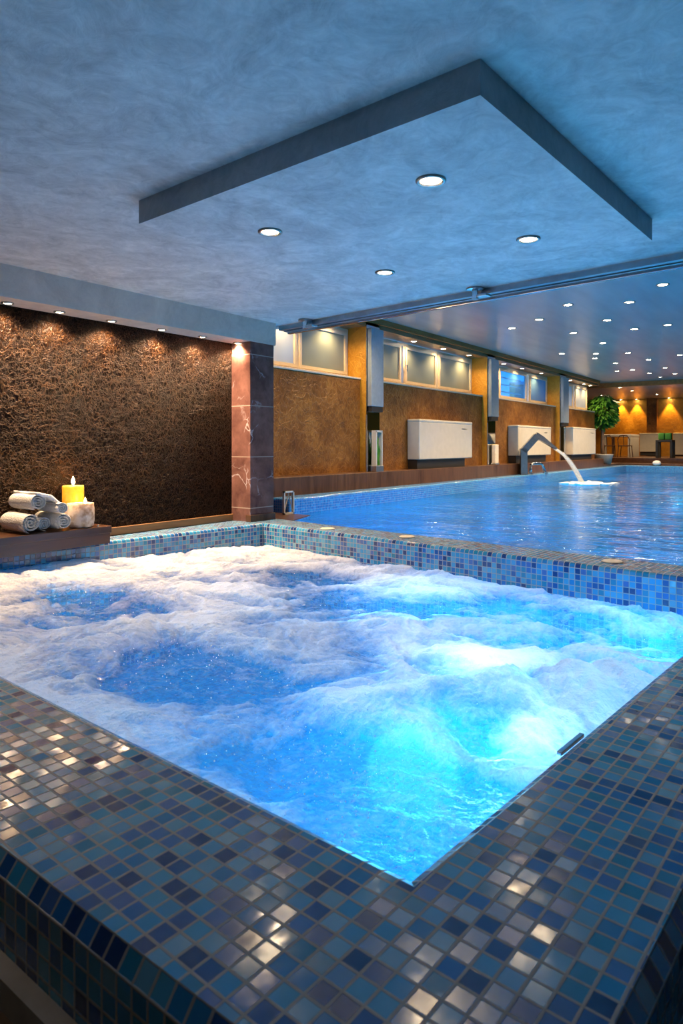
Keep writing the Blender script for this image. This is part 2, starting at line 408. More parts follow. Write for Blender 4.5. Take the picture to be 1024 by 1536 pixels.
# water surface -----------------------------------------------------
def vnoise(x, y, seed):
    r = np.random.RandomState(seed).rand(256, 256)
    xi = np.floor(x).astype(int); yi = np.floor(y).astype(int); fx = x-xi; fy = y-yi
    fx = fx*fx*fx*(fx*(fx*6-15)+10); fy = fy*fy*fy*(fy*(fy*6-15)+10)
    q = lambda a, b: r[a % 256, b % 256]
    return (q(xi,yi)*(1-fx)*(1-fy)+q(xi+1,yi)*fx*(1-fy)+q(xi,yi+1)*(1-fx)*fy+q(xi+1,yi+1)*fx*fy)
def fbm(x, y, sc, seed, oct=5, gain=.5):
    s = 0; a = 1; t = 0
    for k in range(oct):
        s = s+a*vnoise(x*sc+13.7*k+50, y*sc+7.1*k+50, seed+k); t += a; a *= gain; sc *= 2.03
    return s/t
NU, NV = 520, 560
tu = np.linspace(0, 1, NU)**1.25; tv = np.linspace(0, 1, NV)**1.25
GU, GV = np.meshgrid(tu, tv, indexing='ij')
Am, Bm, Cm, Dm = (np.array(p) for p in inner[:1]+[inner[3]]+[inner[2]]+[inner[1]])
P = ((1-GU)*(1-GV))[...,None]*Am+(GU*(1-GV))[...,None]*Dm+(GU*GV)[...,None]*Cm+((1-GU)*GV)[...,None]*Bm
U, V = P[...,0], P[...,1]
wx = fbm(U, V, 1.5, 3, 4)-.5; wy = fbm(U, V, 1.5, 23, 4)-.5
Uw, Vw = U+.45*wx, V+.45*wy
open_ = np.zeros_like(U)
for (mx, my, a, b, c, amp) in ((1.927,3.267,11.97,.845,6.1,.75),(1.596,2.19,9.84,1.8,6.2,1.0),(3.296,3.063,11.1,4.98,8.8,.85),
        (2.922,2.211,4.3,1.03,4.26,.72),(3.403,1.648,3.0,.62,4.46,.72),(3.656,.888,4.0,2.2,6.6,.75),(1.362,1.06,9.6,1.5,10,1.15),
        (1.70,1.0,16,0,20,.45),(1.15,1.35,14,0,14,.35)):
    du, dv = Uw-mx, Vw-my; q = a*du*du+2*b*du*dv+c*dv*dv
    open_ = np.maximum(open_, amp*np.exp(-(q*.75)**1.5))
n1 = fbm(Uw+.3*wx, Vw, 3.0, 41, 6, .6)
rid = 1-np.abs(2*fbm(Uw*1.1, Vw*1.1, 2.4, 71, 5, .55)-1)
foam = .78-1.12*open_+1.7*(n1-.5)+1.0*(rid-.78)
ridge = np.zeros_like(U)
rp = [(1.80,1.25),(1.98,1.12),(2.14,1.0),(2.27,.86),(2.40,.74)]
for (mx, my), s, am in zip(rp, (.13,.14,.14,.13,.11), (.04,.075,.10,.115,.10)):
    ridge = np.maximum(ridge, am*np.exp(-((U-mx)**2+(V-my)**2)/(2*s*s)*.8))
en = .6+.8*fbm(U, V, 3.0, 201, 4)
edge = np.exp(-((V-.57)/(.11*en))**2)*np.exp(-((U-1.45)/.55)**4)*.75 + np.exp(-((U-.88)/(.26*en))**2)*np.clip((V-.95)/.5, 0, 1)*.95
cor = np.exp(-(((U-.9)/.13)**2+((V-.6)/.13)**2))*.3; edge = edge+cor
foam = np.clip(foam+ridge*4.0+edge*.95, 0, 3.4)
foam = np.clip(foam+.55*(fbm(Uw*1.0, Vw*1.0, 7.5, 241, 5, .6)-.5)*np.clip(1.6-1.2*foam, 0, 1), 0, 1)
Zs = -.02+.036*foam*(.6+.8*fbm(U, V, 2.2, 91, 4))+.05*(fbm(Uw, Vw, 2.2, 101, 4, .45)-.5)+.022*(fbm(Uw, Vw, 9, 131, 4)-.5)
bil = np.abs(2*fbm(U, V, 4.5, 161, 4, .55)-1)
Zs = Zs+ridge*(.72+.5*(1-bil))+foam*.012*(1-bil)
Zs = Zs+.085*np.clip((V-1.0)/3.2, 0, 1)*np.clip((3.9-U)/2.2, 0, 1)
me = bpy.data.meshes.new('hot_tub_water')
nv = NU*NV; idx = np.arange(nv).reshape(NU, NV)
quads = np.stack([idx[:-1,:-1], idx[1:,:-1], idx[1:,1:], idx[:-1,1:]], -1).reshape(-1, 4)
me.vertices.add(nv); me.vertices.foreach_set('co', np.stack([U, V, np.minimum(Zs, .185)], -1).astype(np.float32).ravel())
me.loops.add(quads.size); me.loops.foreach_set('vertex_index', quads.astype(np.int32).ravel())
me.polygons.add(len(quads)); me.polygons.foreach_set('loop_start', np.arange(0, quads.size, 4, dtype=np.int32))
me.update(calc_edges=True)
a_ = me.attributes.new('foam', 'FLOAT', 'POINT'); a_.data.foreach_set('value', foam.astype(np.float32).ravel())
me.polygons.foreach_set('use_smooth', np.ones(len(quads), dtype=bool))
me.materials.append(M['tubwater'])
wo = bpy.data.objects.new('hot_tub_water', me); COL.objects.link(wo); wo.rotation_euler = (0,0,TA)
tag(wo, 'foaming bright blue water churning inside the mosaic hot tub', 'water', kind='stuff')
# spray droplets above the bubbling jets
bm = bmesh.new()
for (mu, mv, su, sv, n) in ((1.33,1.18,.14,.14,130),(1.6,2.05,.18,.25,110),(1.12,.95,.08,.10,30),(1.45,2.6,.4,.5,90)):
    for _ in range(n):
        u, v = random.gauss(mu, su), random.gauss(mv, sv)
        if not (.95 < u < 3.8 and .68 < v < 4.2): continue
        r = random.uniform(.0010, .0028)
        bmesh.ops.create_icosphere(bm, subdivisions=1, radius=r, matrix=Matrix.Translation((u, v, .03+abs(random.gauss(0,.05)))))
dr = obj('water_droplets', bm, M['drop'], None, True); dr.rotation_euler = (0,0,TA)
tag(dr, 'spray of tiny droplets leaping above the hot tub jets', 'droplets', kind='stuff')

# ------------------------------------------------------------------ floors
Tp = lambda u, v: T(u, v)[:2]
oo = offs(outer, .02)
bm = bmesh.new()
prism(bm, [(-2.5,-3.5), (4.0,-3.5), Tp(*oo[1]), Tp(*oo[0])], -.05, 0)
prism(bm, [(-2.5,-3.5), Tp(*oo[0]), Tp(*oo[3]), (-2.5,4.5)], -.05, 0)
struct('floor', bm, M['floor'])
prismo = bmesh.new(); prism(prismo, [(4.82,4.72),(6.56,5.36),(6.56,6.03),(4.82,6.03)], -1.0, .006)
struct('floor_hall', prismo, M['ledgewood'])

# ------------------------------------------------------------------ tub room walls and ceiling
struct('wall_left', bx(-2.5, 4.38, 4.49, 4.75, -.05, 2.06), M['bronze'])
b = struct('baseboard_left', bx(-2.5, 4.36, 4.472, 4.489, .2, .262, bev=.004), M['basewood'])
struct('pillar', bx(4.345, 4.66, 4.25, 6.30, .19, 1.86, bev=.004), M['marble'])
bm = bx(4.335, 4.67, 4.235, 4.30, .19, .262, bev=.004); struct('baseboard_pillar', bm, M['ledgewood'])
struct('soffit', bx(-2.5, 4.68, 4.24, 6.3, 1.85, 2.07), M['stucco_soffit'])
struct('ceiling', prism(bmesh.new(), [(-2.5,-3.5), (3.93,-3.5), (4.86,4.85), (4.86,6.3), (-2.5,6.3)], 2.06, 2.2), M['stucco'])
struct('wall_behind', bx(-2.7, -2.5, -3.6, 4.8, -.05, 2.2), M['outer'])
struct('wall_right', bx(-2.7, 4.0, -3.7, -3.5, -.05, 2.2), M['outer'])
# dropped panel
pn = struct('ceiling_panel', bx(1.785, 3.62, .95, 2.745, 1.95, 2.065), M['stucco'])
pn.rotation_euler = (0,0,TA); pn.data.materials.append(M['stucco_shaded'])
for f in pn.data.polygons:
    if abs(f.normal.z) < .5: f.material_index = 1  # panel sides get the stucco with shade painted in
# fascia from the low ceiling up to the hall ceiling
struct('trim_1', prism(bmesh.new(), [(3.93,-3.5),(4.02,-3.5),(4.95,4.85),(4.95,6.3),(4.86,6.3),(4.86,4.85)], 2.055, 3.1), M['stucco_shaded'])

# ------------------------------------------------------------------ folding-wall rail under the ceiling edge
d = Vector((.40, 3.60, 0)).normalized(); ang = math.atan2(d.y, d.x)
rl = empty('ceiling_rail', 'long metal sliding-wall rail under the edge of the low ceiling', 'rail', (4.80,4.31,2.0), ang+math.pi)
L = 7.6
obj('channel', bx(0, L, 0, .05, .018, .06), M['rail'], rl)
obj('channel', bx(0, L, .062, .11, .012, .06), M['rail'], rl)
obj('groove', bx(0, L, .05, .062, .035, .06), M['black'], rl)
obj('lip', bx(0, L, .112, .150, -.004, .014, bev=.004), M['chrome'], rl)['label'] = 'bright lower lip'
# hangers
for x, lab in ((2.22, 'round chrome hanger under the middle of the ceiling rail'), (.42, 'small chrome hanger at the left end of the ceiling rail')):
    p = Vector((4.80,4.31,0))-d*x; q = Vector((p.x-.055, p.y, 0)) 
    hg = empty('rail_hanger', lab, 'hanger', (q.x, q.y, 2.06), ang+math.pi, 'hangers of the ceiling rail')
    obj('plate', lathe(bmesh.new(), [(.062,0),(.066,-.004),(.064,-.012),(.03,-.016)], seg=28), M['steel'], hg)
    obj('stem', lathe(bmesh.new(), [(.022,-.014),(.022,-.072),(.026,-.074),(.026,-.084)], seg=20), M['chrome'], hg)
    obj('bracket', bx(.0,.10,-.015,.06,-.07,-.052, bev=.004), M['steel'], hg)

# ------------------------------------------------------------------ downlights
def fixture_meshes(r):
    bm = lathe(bmesh.new(), [(r,0),(r*1.0,-.006),(r*.9,-.011),(r*.74,-.008),(r*.70,-.002)], seg=32, cap=False)
    ring = bpy.data.meshes.new('trim_ring'); bm.to_mesh(ring); bm.free(); ring.materials.append(M['ring'])
    bm = lathe(bmesh.new(), [(r*.72,-.0015),(r*.60,-.005),(r*.25,-.008)], seg=28)
    lens = bpy.data.meshes.new('lens'); bm.to_mesh(lens); bm.free(); lens.materials.append(M['lens'])
    for m_ in (ring, lens):
        for f in m_.polygons: f.use_smooth = True
    return ring, lens
def spotdata(name, e, col, size, blend, r):
    d = bpy.data.lights.new(name, 'SPOT'); d.energy = e; d.color = col; d.spot_size = rad(size); d.spot_blend = blend; d.shadow_soft_size = r
    return d
WARM = (1.0,.74,.44)
def downlight(label, loc, fm, ld, group, tiltto=None):
    t = empty('recessed_downlight', label, 'ceiling light', loc, 0, group)
    for n_, m_ in (('trim_ring', fm[0]), ('lens', fm[1])):
        o = bpy.data.objects.new(n_, m_); COL.objects.link(o); o.parent = t
    if ld:
        o = bpy.data.objects.new('lamp', ld); COL.objects.link(o); o.parent = t; o.location = (0,0,-.03)
        if tiltto: o.rotation_euler = tiltto
    return t
fm_panel, fm_sof, fm_hall, fm_rec = fixture_meshes(.060), fixture_meshes(.040), fixture_meshes(.085), fixture_meshes(.075)
ld_panel = spotdata('panel_lamp', 12, WARM, 120, .9, .03)
ld_sof = spotdata('soffit_lamp', 58, (1,.66,.38), 140, 1.0, .02)
ld_hall = spotdata('hall_lamp', 105, (1,.70,.38), 140, .8, .05)
ld_rec = spotdata('recess_lamp', 26, (1,.64,.26), 150, .7, .04)
ld_far = spotdata('scallop_lamp', 60, (1,.55,.14), 62, .5, .03)
for (u, v), lab in zip(((2.23,1.404),(2.26,2.346),(3.181,1.423),(3.236,2.363)),
        ('large round downlight in the dropped panel nearest the camera', 'round downlight at the left side of the dropped panel',
         'round downlight at the right side of the dropped panel', 'smaller-looking round downlight at the far side of the dropped panel')):
    downlight(lab, T(u, v, 1.95), fm_panel, ld_panel, 'downlights in the dropped ceiling panel')
for x, lab in ((2.21,'soffit downlight at the left edge of the picture'), (2.58,'second soffit downlight from the left, above towels and candle'),
        (3.0,'third soffit downlight from the left over the bronze wall'), (3.47,'soffit downlight third from the marble pillar'),
        (3.91,'soffit downlight second from the marble pillar'), (4.33,'soffit downlight lighting the edge of the marble pillar')):
    downlight(lab, (x, 4.40 if x < 4.2 else 4.40, 1.85), fm_sof, ld_sof, 'downlights in the soffit over the bronze wall')
downlight('added fill light outside the picture over the left walkway', (-1.2,.3,2.06), fm_panel, spotdata('walkway_fill', 2, WARM, 130, .9, .03), 'added fill lights outside the picture')  # unseen fill, added to lighten the plinth and outer wall
downlight('added fill light outside the picture left of the towels', (.25,3.2,2.06), fm_panel, spotdata('side_fill', 34, (1,.70,.42), 130, .9, .03), 'added fill lights outside the picture')  # unseen fill, added for warm light on the left foam and ceiling
HALL = [((9.65,1.8),'hall ceiling light nearest the rail at the right'), ((10.53,2.42),'bright ceiling light below the rail, second nearest at right'),
 ((10.17,3.22),'bright ceiling light below the rail, left of the other near ones'), ((11.59,4.69),'leftmost ceiling light over the pool'),
 ((11.06,3.99),'second ceiling light from the left over the pool'), ((12.77,3.94),'ceiling light above the waterfall spout, third from left'),
 ((11.82,3.08),'ceiling light right of centre in the second row'), ((13.0,2.9),'ceiling light in the third row, right of centre'),
 ((12.92,2.33),'ceiling light in the third row near the right edge'), ((14.39,3.83),'ceiling light in the middle of the hall ceiling'),
 ((15.5,5.05),'ceiling light above the third window, closest to the wall beam'), ((15.97,4.41),'upper of two close ceiling lights near the wall beam'),
 ((16.82,4.67),'lower of two close ceiling lights near the wall beam'), ((16.3,3.78),'ceiling light straight above the potted tree, brighter one'),
 ((18.1,4.5),'small ceiling light above the potted tree'), ((20.08,4.95),'faint ceiling light above the potted tree, lowest'),
 ((17.88,3.66),'ceiling light right of the tree at mid height of the group'), ((17.4,2.87),'far ceiling light at the right edge of the picture'),
 ((20.0,3.67),'ceiling light near the end of the hall, right side'), ((19.98,4.51),'first light on the dark seam near the hall end'),
 ((21.21,4.31),'second light on the dark seam near the hall end'), ((22.66,4.29),'last light on the dark seam near the hall end'),
 ((21.86,3.74),'lowest ceiling light at the right, near the hall end')]
for (x, y), lab in HALL:
    downlight(lab, (x, y, 3.05), fm_hall, ld_hall, 'small downlights in the hall ceiling')
for (x, y), lab in (((6.6,4.9),'added hall fill light above the near end of the pool coping'), ((8.6,5.2),'added hall fill light above the first frosted window bay'),
        ((7.2,2.9),'added hall fill light above the water just past the divider'), ((7.0,.6),'added hall fill light above the pool beyond the right edge')):
    downlight(lab, (x, y, 3.05), fm_hall, ld_hall, 'small downlights in the hall ceiling')  # unseen lights added to warm the wall of the first bay
for (x, y), lab in (((24.3,5.9),'first light on the lower far ceiling above the tree'), ((26.0,5.88),'second light on the lower far ceiling beyond the tree'), ((27.6,7.4),'added fill light above the white table'), ((28.4,5.5),'added fill light in front of the far wall units')):
    downlight(lab, (x, y, 2.92), fm_hall, ld_hall, 'downlights in the lower far ceiling')  # table and wall unit lights are added to brighten the far deck

# ------------------------------------------------------------------ pool hall shell
WY, WIN, LY = 6.32, 6.56, 6.02
bm = bmesh.new(); prism(bm, [(3.9,-4.2),(31.2,-4.2),(31.2,9.2),(22.5,9.2),(22.5,7.0),(4.8,7.0)], 3.05, 3.15)
struct('ceiling_hall', bm, M['hallceil'])
struct('ceiling_far', bx(23.9, 31.2, -4.2, 9.2, 2.92, 3.04), M['hallceil'])
struct('trim_2', bx(23.75, 23.92, -4.2, 9.2, 2.90, 3.06), M['beam'])
struct('wall_hall', bx(4.66, 22.74, WY, 6.62, -.1, 2.0), M['hallwall'])
struct('wall_hall_end', bx(22.5, 31.2, 9.0, 9.2, -.1, 3.1), M['gold'])
struct('wall_return', bx(22.55, 22.75, 6.63, 9.0, -.1, 3.1), M['hallwall'])
struct('wall_far', bx(31.0, 31.2, -4.2, 9.2, -.1, 3.1), M['gold'])
struct('wall_hall_right', bx(3.5, 31.2, -4.4, -4.2, -1.5, 3.1), M['gold'])
struct('trim_3', bx(4.66, 22.78, 6.15, 6.75, 2.955, 3.06), M['beam'])
struct('wall_lintel', bx(4.66, 22.78, 6.2, 6.75, 2.88, 2.96), M['basewood'])
struct('trim_4', bx(4.8, 22.74, LY+.012, 6.33, -.1, .46, bev=.008), M['ledgewood'])
# sills, piers, windows
sills = [(4.7,9.07),(9.46,13.88),(14.3,18.84),(19.36,22.70)]
for i, (x0, x1) in enumerate(sills):
    struct('trim_%d' % (5+i), bx(x0-.02, x1+.02, WY-.02, 6.62, 2.0, 2.03, bev=.006), M['frame'])
for (x0, x1) in ((9.06,9.46),(13.88,14.31),(18.84,19.36)):
    struct('pier', bx(x0, x1, 6.2, 6.75, .44, 2.96), M['gold'])
def window(n, x0, x1, panes, mat, z0=2.03, z1=2.86):
    """panes: list of (xa, xb, pane material key)"""
    w_ = bpy.data.objects.new('window_%d' % n, None); COL.objects.link(w_); w_['kind'] = 'structure'; w_.location = ((x0+x1)/2, WIN, z0)
    cx = (x0+x1)/2
    bm = bmesh.new()
    box(bm, x0-cx, x1-cx, 0, .06, 0, .06); box(bm, x0-cx, x1-cx, 0, .06, z1-z0-.06, z1-z0)
    for xx in [x0] + [p_[0] for p_ in panes[1:]] + [x1-.07]:
        box(bm, xx-cx, xx+.07-cx, 0.003, .06, .06, z1-z0-.06)
    obj('window_frame', bm, M['frame'], w_)
    for (xa, xb, k) in panes:
        bm = bmesh.new()
        for (a0,a1,c0,c1) in ((xa+.07,xb,.06,.11),(xa+.07,xb,z1-z0-.11,z1-z0-.06),(xa+.07,xa+.12,.11,z1-z0-.11),(xb-.05,xb,.11,z1-z0-.11)):
            box(bm, a0-cx, a1-cx, -.015, .045, c0, c1)
        obj('sash', bm, M['frame'], w_)
        obj('pane', bx(xa+.11-cx, xb-.04-cx, .015, .03, .10, z1-z0-.10), M[k], w_)
    return w_
window(1, 6.4, 9.05, [(6.4,7.7,'panewhite'),(7.7,9.0,'pane')], 'pane')
w2 = window(2, 9.5, 13.86, [(9.5,10.75,'pane'),(10.85,12.15,'pane'),(12.2,13.8,'pane')], 'pane')
w3 = window(3, 14.6, 18.84, [(14.6,15.35,'paneblue'),(15.35,17.2,'paneblue'),(17.4,18.8,'panedusk')], 'pane')
window(4, 20.0, 22.72, [(20.0,21.2,'panewhite'),(21.35,22.68,'panewhite')], 'pane')
# window handle
bm = bmesh.new(); tube(bm, [(-.80,-.02,.40),(-.80,-.07,.40),(-.80,-.07,.28)], .012, 8)
obj('window_handle', bm, M['chrome'], w2)
# blind slats outside window three
for i, z in enumerate((.22,.40,.58)):
    bm = bmesh.new(); box(bm, -1.25, .42, .12, .16, z, z+.030)
    obj('slat', bm, M['white'], w3)
# window recess lights
RX = [(9.75,'recess light first after the first mirrored pier'),(10.9,'recess light second after the first mirrored pier'),(12.1,'recess light third after the first mirrored pier'),
      (13.3,'recess light just before the second mirrored pier'),(15.2,'recess light first after the second mirrored pier'),(16.4,'recess light over the blue window'),
      (17.8,'recess light over the dusky pane before the third pier'),(20.3,'recess light first after the third mirrored pier'),(21.7,'recess light above the far white panes'),
      (22.4,'recess light at the far end of the wall'),(7.3,'recess light hidden over the first milky pane'),(8.45,'recess light over the first frosted pane')]
for x, lab in RX:
    downlight(lab, (x, 6.36, 2.88), fm_rec, ld_rec, 'downlights in the window recesses')
# mirror strips, sconces and vases at the piers
def pier_things(x0, x1, nm, first):
    mp_ = empty('mirror_panel', 'tall mirrored strip on the %s pier' % nm, 'mirror', ((x0+x1)/2, 6.2, .46), 0, 'mirrored strips on the piers')
    w_ = (x1-x0)/2-.005
    obj('mirror_glass', bx(-w_, w_, -.014, -.002, 0, 2.45, bev=.003), M['mirror'], mp_)
    obj('edge_strip', bx(-w_-.012, -w_+.004, -.02, -.002, 0, .95), M['rail'], mp_)
    sc = empty('wall_sconce', 'metal box sconce on the %s mirrored pier' % nm, 'wall lamp', ((x0+x1)/2, 6.18, 1.50), 0, 'sconces on the mirrored piers')
    obj('housing', bx(-w_+.01, w_-.01, -.085, 0, .05, 1.35, bev=.01), M['satin'], sc)
    bm = bmesh.new(); prism(bm, [(-w_+.03,-.075),(w_-.03,-.075),(w_-.03,-.008),(-w_+.03,-.008)], -.04, .05)
    obj('shade_mouth', bm, M['black'], sc)
    lamp('SPOT', 'lamp', (0,-.05,-.06), 14, (1,.6,.2), sc, .03, 110)
pier_things(9.06, 9.46, 'first', True)
pier_things(13.88, 14.31, 'second', False)
pier_things(18.84, 19.36, 'third', False)
v_ = empty('glass_vase', 'narrow rectangular vase with dark green leaves at the first pier', 'vase', (9.25, 6.10, .46))
obj('base', bx(-.11,.11,-.06,.06,0,.10,bev=.008), M['steel'], v_)
bm = bmesh.new()
for s_ in (-1, 1): box(bm, s_*.085-.014, s_*.085+.014, -.045, .045, .10, .68)
box(bm, -.1,.1,-.045,.045,.66,.69); obj('holder', bm, M['white'], v_)
bm = bmesh.new()
for k in range(26):
    a = random.uniform(-.07,.07); tube(bm, [(a*.6,random.uniform(-.02,.02),.11),(a,random.uniform(-.03,.03),random.uniform(.35,.64))], [.012,.004], 5)
obj('leaves', bm, M['green'], v_)
v_ = empty('vase', 'small beige vase at the foot of the second pier', 'vase', (14.12, 6.11, .46))
obj('body', bx(-.09,.09,-.05,.05,.03,.46,bev=.015), M['cream'], v_); obj('foot', bx(-.11,.11,-.06,.06,0,.04,bev=.01), M['steel'], v_)

# fan-coil units
def fancoil(x0, x1, y0, y1, z0, z1, label, rz=0, loc=None):
    t = empty('fan_coil_unit', label, 'heating unit', loc or ((x0+x1)/2, y1, .46), rz, 'white fan coil units on the walls')
    hw = (x1-x0)/2; dp = y0-y1
    obj('casing', bx(-hw, hw, dp, -.004, z0-.46, z1-.46-.05, bev=.02, seg=3), M['white'], t)
    obj('top_cover', bx(-hw-.006, hw+.006, dp-.006, -.004, z1-.46-.055, z1-.46, bev=.02, seg=3), M['white'], t)
    bm = bmesh.new()
    n_ = 22
    for i in range(n_):
        xx = -hw*.72+i*hw*1.44/n_; box(bm, xx, xx+hw*.036, dp*.7, dp*.3, z1-.46-.001, z1-.46+.008)
    obj('grille', bm, M['grey'], t)
    obj('plinth', bx(-hw*.97, hw*.80, dp*.75, -.004, 0, z0-.46+.01), M['black'], t)
    obj('badge', bx(hw*.55, hw*.75, dp-.003, dp+.005, z1-.62, z1-.605), M['steel'], t)
    return t
fancoil(10.58, 12.80, 6.05, 6.318, .635, 1.385, 'white fan coil unit on the ledge between first and second pier')
fancoil(15.35, 17.68, 6.05, 6.318, .645, 1.39, 'white fan coil unit behind the steel waterfall spout')
fancoil(19.6, 21.9, 6.05, 6.318, .62, 1.44, 'white fan coil unit beside the potted tree')

# ------------------------------------------------------------------ swimming pool
pool = empty('swimming_pool', 'long blue indoor swimming pool beyond the hot tub', 'pool', (14, 2, 0))
off = Vector((-14,-2,0))
bm = bmesh.new(); uvl = bm.loops.layers.uv.new('UVMap')
def ring(poly, z0, z1):
    s = 0
    for i in range(len(poly)):
        p, q = poly[i], poly[(i+1) % len(poly)]; L_ = math.hypot(q[0]-p[0], q[1]-p[1])
        quaduv(bm, uvl, [(p[0],p[1],z0),(p[0],p[1],z1),(q[0],q[1],z1),(q[0],q[1],z0)], [(s,z0),(s,z1),(s+L_,z1),(s+L_,z0)]); s += L_
PB = [(4.05,-4.15),(24.43,-4.15),(24.43,5.75),(6.575,5.75),(6.575,5.355),(4.82,4.705),(4.70,4.6)]
ring(PB, -1.4, 0.0)
f = bm.faces.new([bm.verts.new((*p,-1.4)) for p in PB])
for l in f.loops: l[uvl].uv = l.vert.co.xy
bmesh.ops.translate(bm, verts=bm.verts, vec=off)
obj('basin', bm, M['poolmosaic'], pool)
def coping(x0, x1, y0, y1, z0, z1, axis):
    bm = bmesh.new(); box(bm, x0, x1, y0, y1, z0, z1, .03, 4)
    uvl = bm.loops.layers.uv.new('UVMap')
    for f in bm.faces:
        n_ = f.normal
        for l in f.loops:
            c_ = l.vert.co
            if abs(n_.z) > .7: l[uvl].uv = (c_.x, c_.y)
            elif abs(n_.y) > abs(n_.x): l[uvl].uv = (c_.x+3.5, c_.z-z1+7)
            else: l[uvl].uv = (c_.y+3.5, c_.z-z1+7)
    bmesh.ops.translate(bm, verts=bm.verts, vec=off)
    bm.normal_update(); return bm
obj('coping', coping(6.56, 24.7, 5.72, 6.03, -.4, .2, 0), M['poolmosaic'], pool)
obj('coping', coping(24.39, 24.75, -4.15, 5.75, -.4, .2, 1), M['poolmosaic'], pool)
bm = bmesh.new()
bm.faces.new([bm.verts.new((p[0], p[1], -.02)) for p in [(4.05,-4.15),(24.44,-4.15),(24.44,5.76),(6.56,5.76),(6.56,5.37),(4.82,4.73),(4.60,4.4)]])
pw = obj('pool_water', bm, M['poolwater']); tag(pw, 'rippled deep blue water filling the swimming pool', 'water', kind='stuff')
for (x, y, e) in ((6.0,3.4,80),(7.9,4.8,80),(9.8,4.9,80),(6.2,.9,90),(8.6,2.4,90),(10.4,1.2,90)):
    lamp('POINT', 'underwater_lamp', (x-14, y-2, -1.32), e*.8, (.12,.68,1.0), pool, .15)
for (x, y, e) in ((12.6,4.9,110),(15.2,5.1,110),(18.5,5.1,120),(14.0,2.2,130),(18.0,2.8,130),(21.5,4.6,90)):
    lamp('SPOT', 'underwater_lamp', (x-14, y-2, -1.25), e*.7, (.12,.68,1.0), pool, .15, 150, (0, rad(-135), 0))
# skimmer frame at the near end of the coping
sk = empty('white_grate', 'small white framed grate leaning at the near end of the pool coping', 'grate', (6.49, 5.66, .006), rad(0))
bm = bmesh.new()
for (a, b_, c, d_) in ((-.10,-.08,0,.30),(.08,.10,0,.30),(-.10,.10,0,.02),(-.10,.10,.28,.30)): box(bm, a, b_, -.015, .015, c, d_)
obj('frame', bm, M['white'], sk); bm = bmesh.new(); tube(bm, [(-.085,0,.02),(0,0,.27),(.085,0,.02)], .008, 6); obj('brace', bm, M['white'], sk)
# round cover discs on the tub divider
for (x, y), lab in (((4.36,3.37),'round cream cover on the divider, left one'), ((4.34,2.59),'round cream cover on the divider, in the middle'), ((4.15,1.05),'round cream cover on the divider, at the right')):
    dc = obj('jet_cover', lathe(bmesh.new(), [(.060,0),(.062,.004),(.054,.008),(.03,.009)], seg=32), M['cream'], None, True, (x, y, .201))
    tag(dc, lab, 'cover', 'round covers on the tub divider')

# waterfall spout
sp_ = empty('waterfall_spout', 'angular stainless steel waterfall spout at the pool edge', 'spout', (15.3, 5.90, .2), rad(-62))
def ribbon(path, width, th):
    """flat bar along a path in local x/z, width across y"""
    bm = bmesh.new(); secs = []
    for i, (x, z) in enumerate(path):
        a = path[max(0, i-1)]; b = path[min(len(path)-1, i+1)]
        dx, dz = b[0]-a[0], b[1]-a[1]; L_ = math.hypot(dx, dz) or 1; nx, nz = -dz/L_, dx/L_
        wv = width[i] if isinstance(width, list) else width; tv_ = th[i] if isinstance(th, list) else th
        secs.append([bm.verts.new((x+s*nx*tv_/2, y*wv/2, z+s*nz*tv_/2)) for s, y in ((-1,-1),(1,-1),(1,1),(-1,1))])
    for a, b in zip(secs, secs[1:]):
        for k in range(4): bm.faces.new((a[k], a[(k+1) % 4], b[(k+1) % 4], b[k]))
    bm.faces.new(secs[0][::-1]); bm.faces.new(secs[-1]); bmesh.ops.recalc_face_normals(bm, faces=bm.faces); return bm
obj('post', ribbon([(0,0),(0,.62)], .28, .15), M['spoutsteel'], sp_)
obj('neck', ribbon([(-.01,.56),(.31,.93)], .28, [.15,.15]), M['spoutsteel'], sp_)
obj('lip', ribbon([(.27,.94),(.42,.86),(.74,.62)], [.28,.32,.40], [.15,.11,.03]), M['spoutsteel'], sp_)
# falling sheet
fall = empty('falling_water', 'sheet of water falling from the steel spout into the pool', 'water', (15.3, 5.90, .2), rad(-62)); fall['kind'] = 'stuff'
bm = bmesh.new(); uvl = bm.loops.layers.uv.new('UVMap'); rows = []
for i in range(25):
    t = i/24; x = .72+.66*t; z = .635-.34*t-.51*t*t
    rows.append([(x+.02*math.sin(9*j+4*t), (j/12-.5)*(.38+.20*t), z) for j in range(13)])
for i in range(24):
    for j in range(12):
        quaduv(bm, uvl, [rows[i][j],rows[i+1][j],rows[i+1][j+1],rows[i][j+1]], [(j/12,i/24),(j/12,(i+1)/24),((j+1)/12,(i+1)/24),((j+1)/12,i/24)])
bmesh.ops.remove_doubles(bm, verts=bm.verts, dist=1e-5)
so = obj('sheet', bm, M['fallwater'], fall, True)
md = so.modifiers.new('thickness', 'SOLIDIFY'); md.thickness = .02
bm = bmesh.new()
for k in range(90):
    a = random.gauss(0,.35); b_ = random.gauss(0,.22)
    bmesh.ops.create_icosphere(bm, subdivisions=2, radius=1, matrix=Matrix.Translation((1.42+a*.55, b_*.8, -.218+random.uniform(0,.03))) @ Matrix.Diagonal((random.uniform(.05,.16), random.uniform(.04,.12), random.uniform(.012,.03), 1)))
obj('splash', bm, M['splash'], fall, True)
bm = bmesh.new()
for k in range(36):
    a = random.uniform(0, 2.2); b_ = -a*.25+random.gauss(0,.10)
    bmesh.ops.create_icosphere(bm, subdivisions=1, radius=1, matrix=Matrix.Translation((1.5+a*.35, a*.55+b_, -.218)) @ Matrix.Diagonal((random.uniform(.03,.10), random.uniform(.05,.2), .008, 1)))
obj('foam_trail', bm, M['splash'], fall, True)
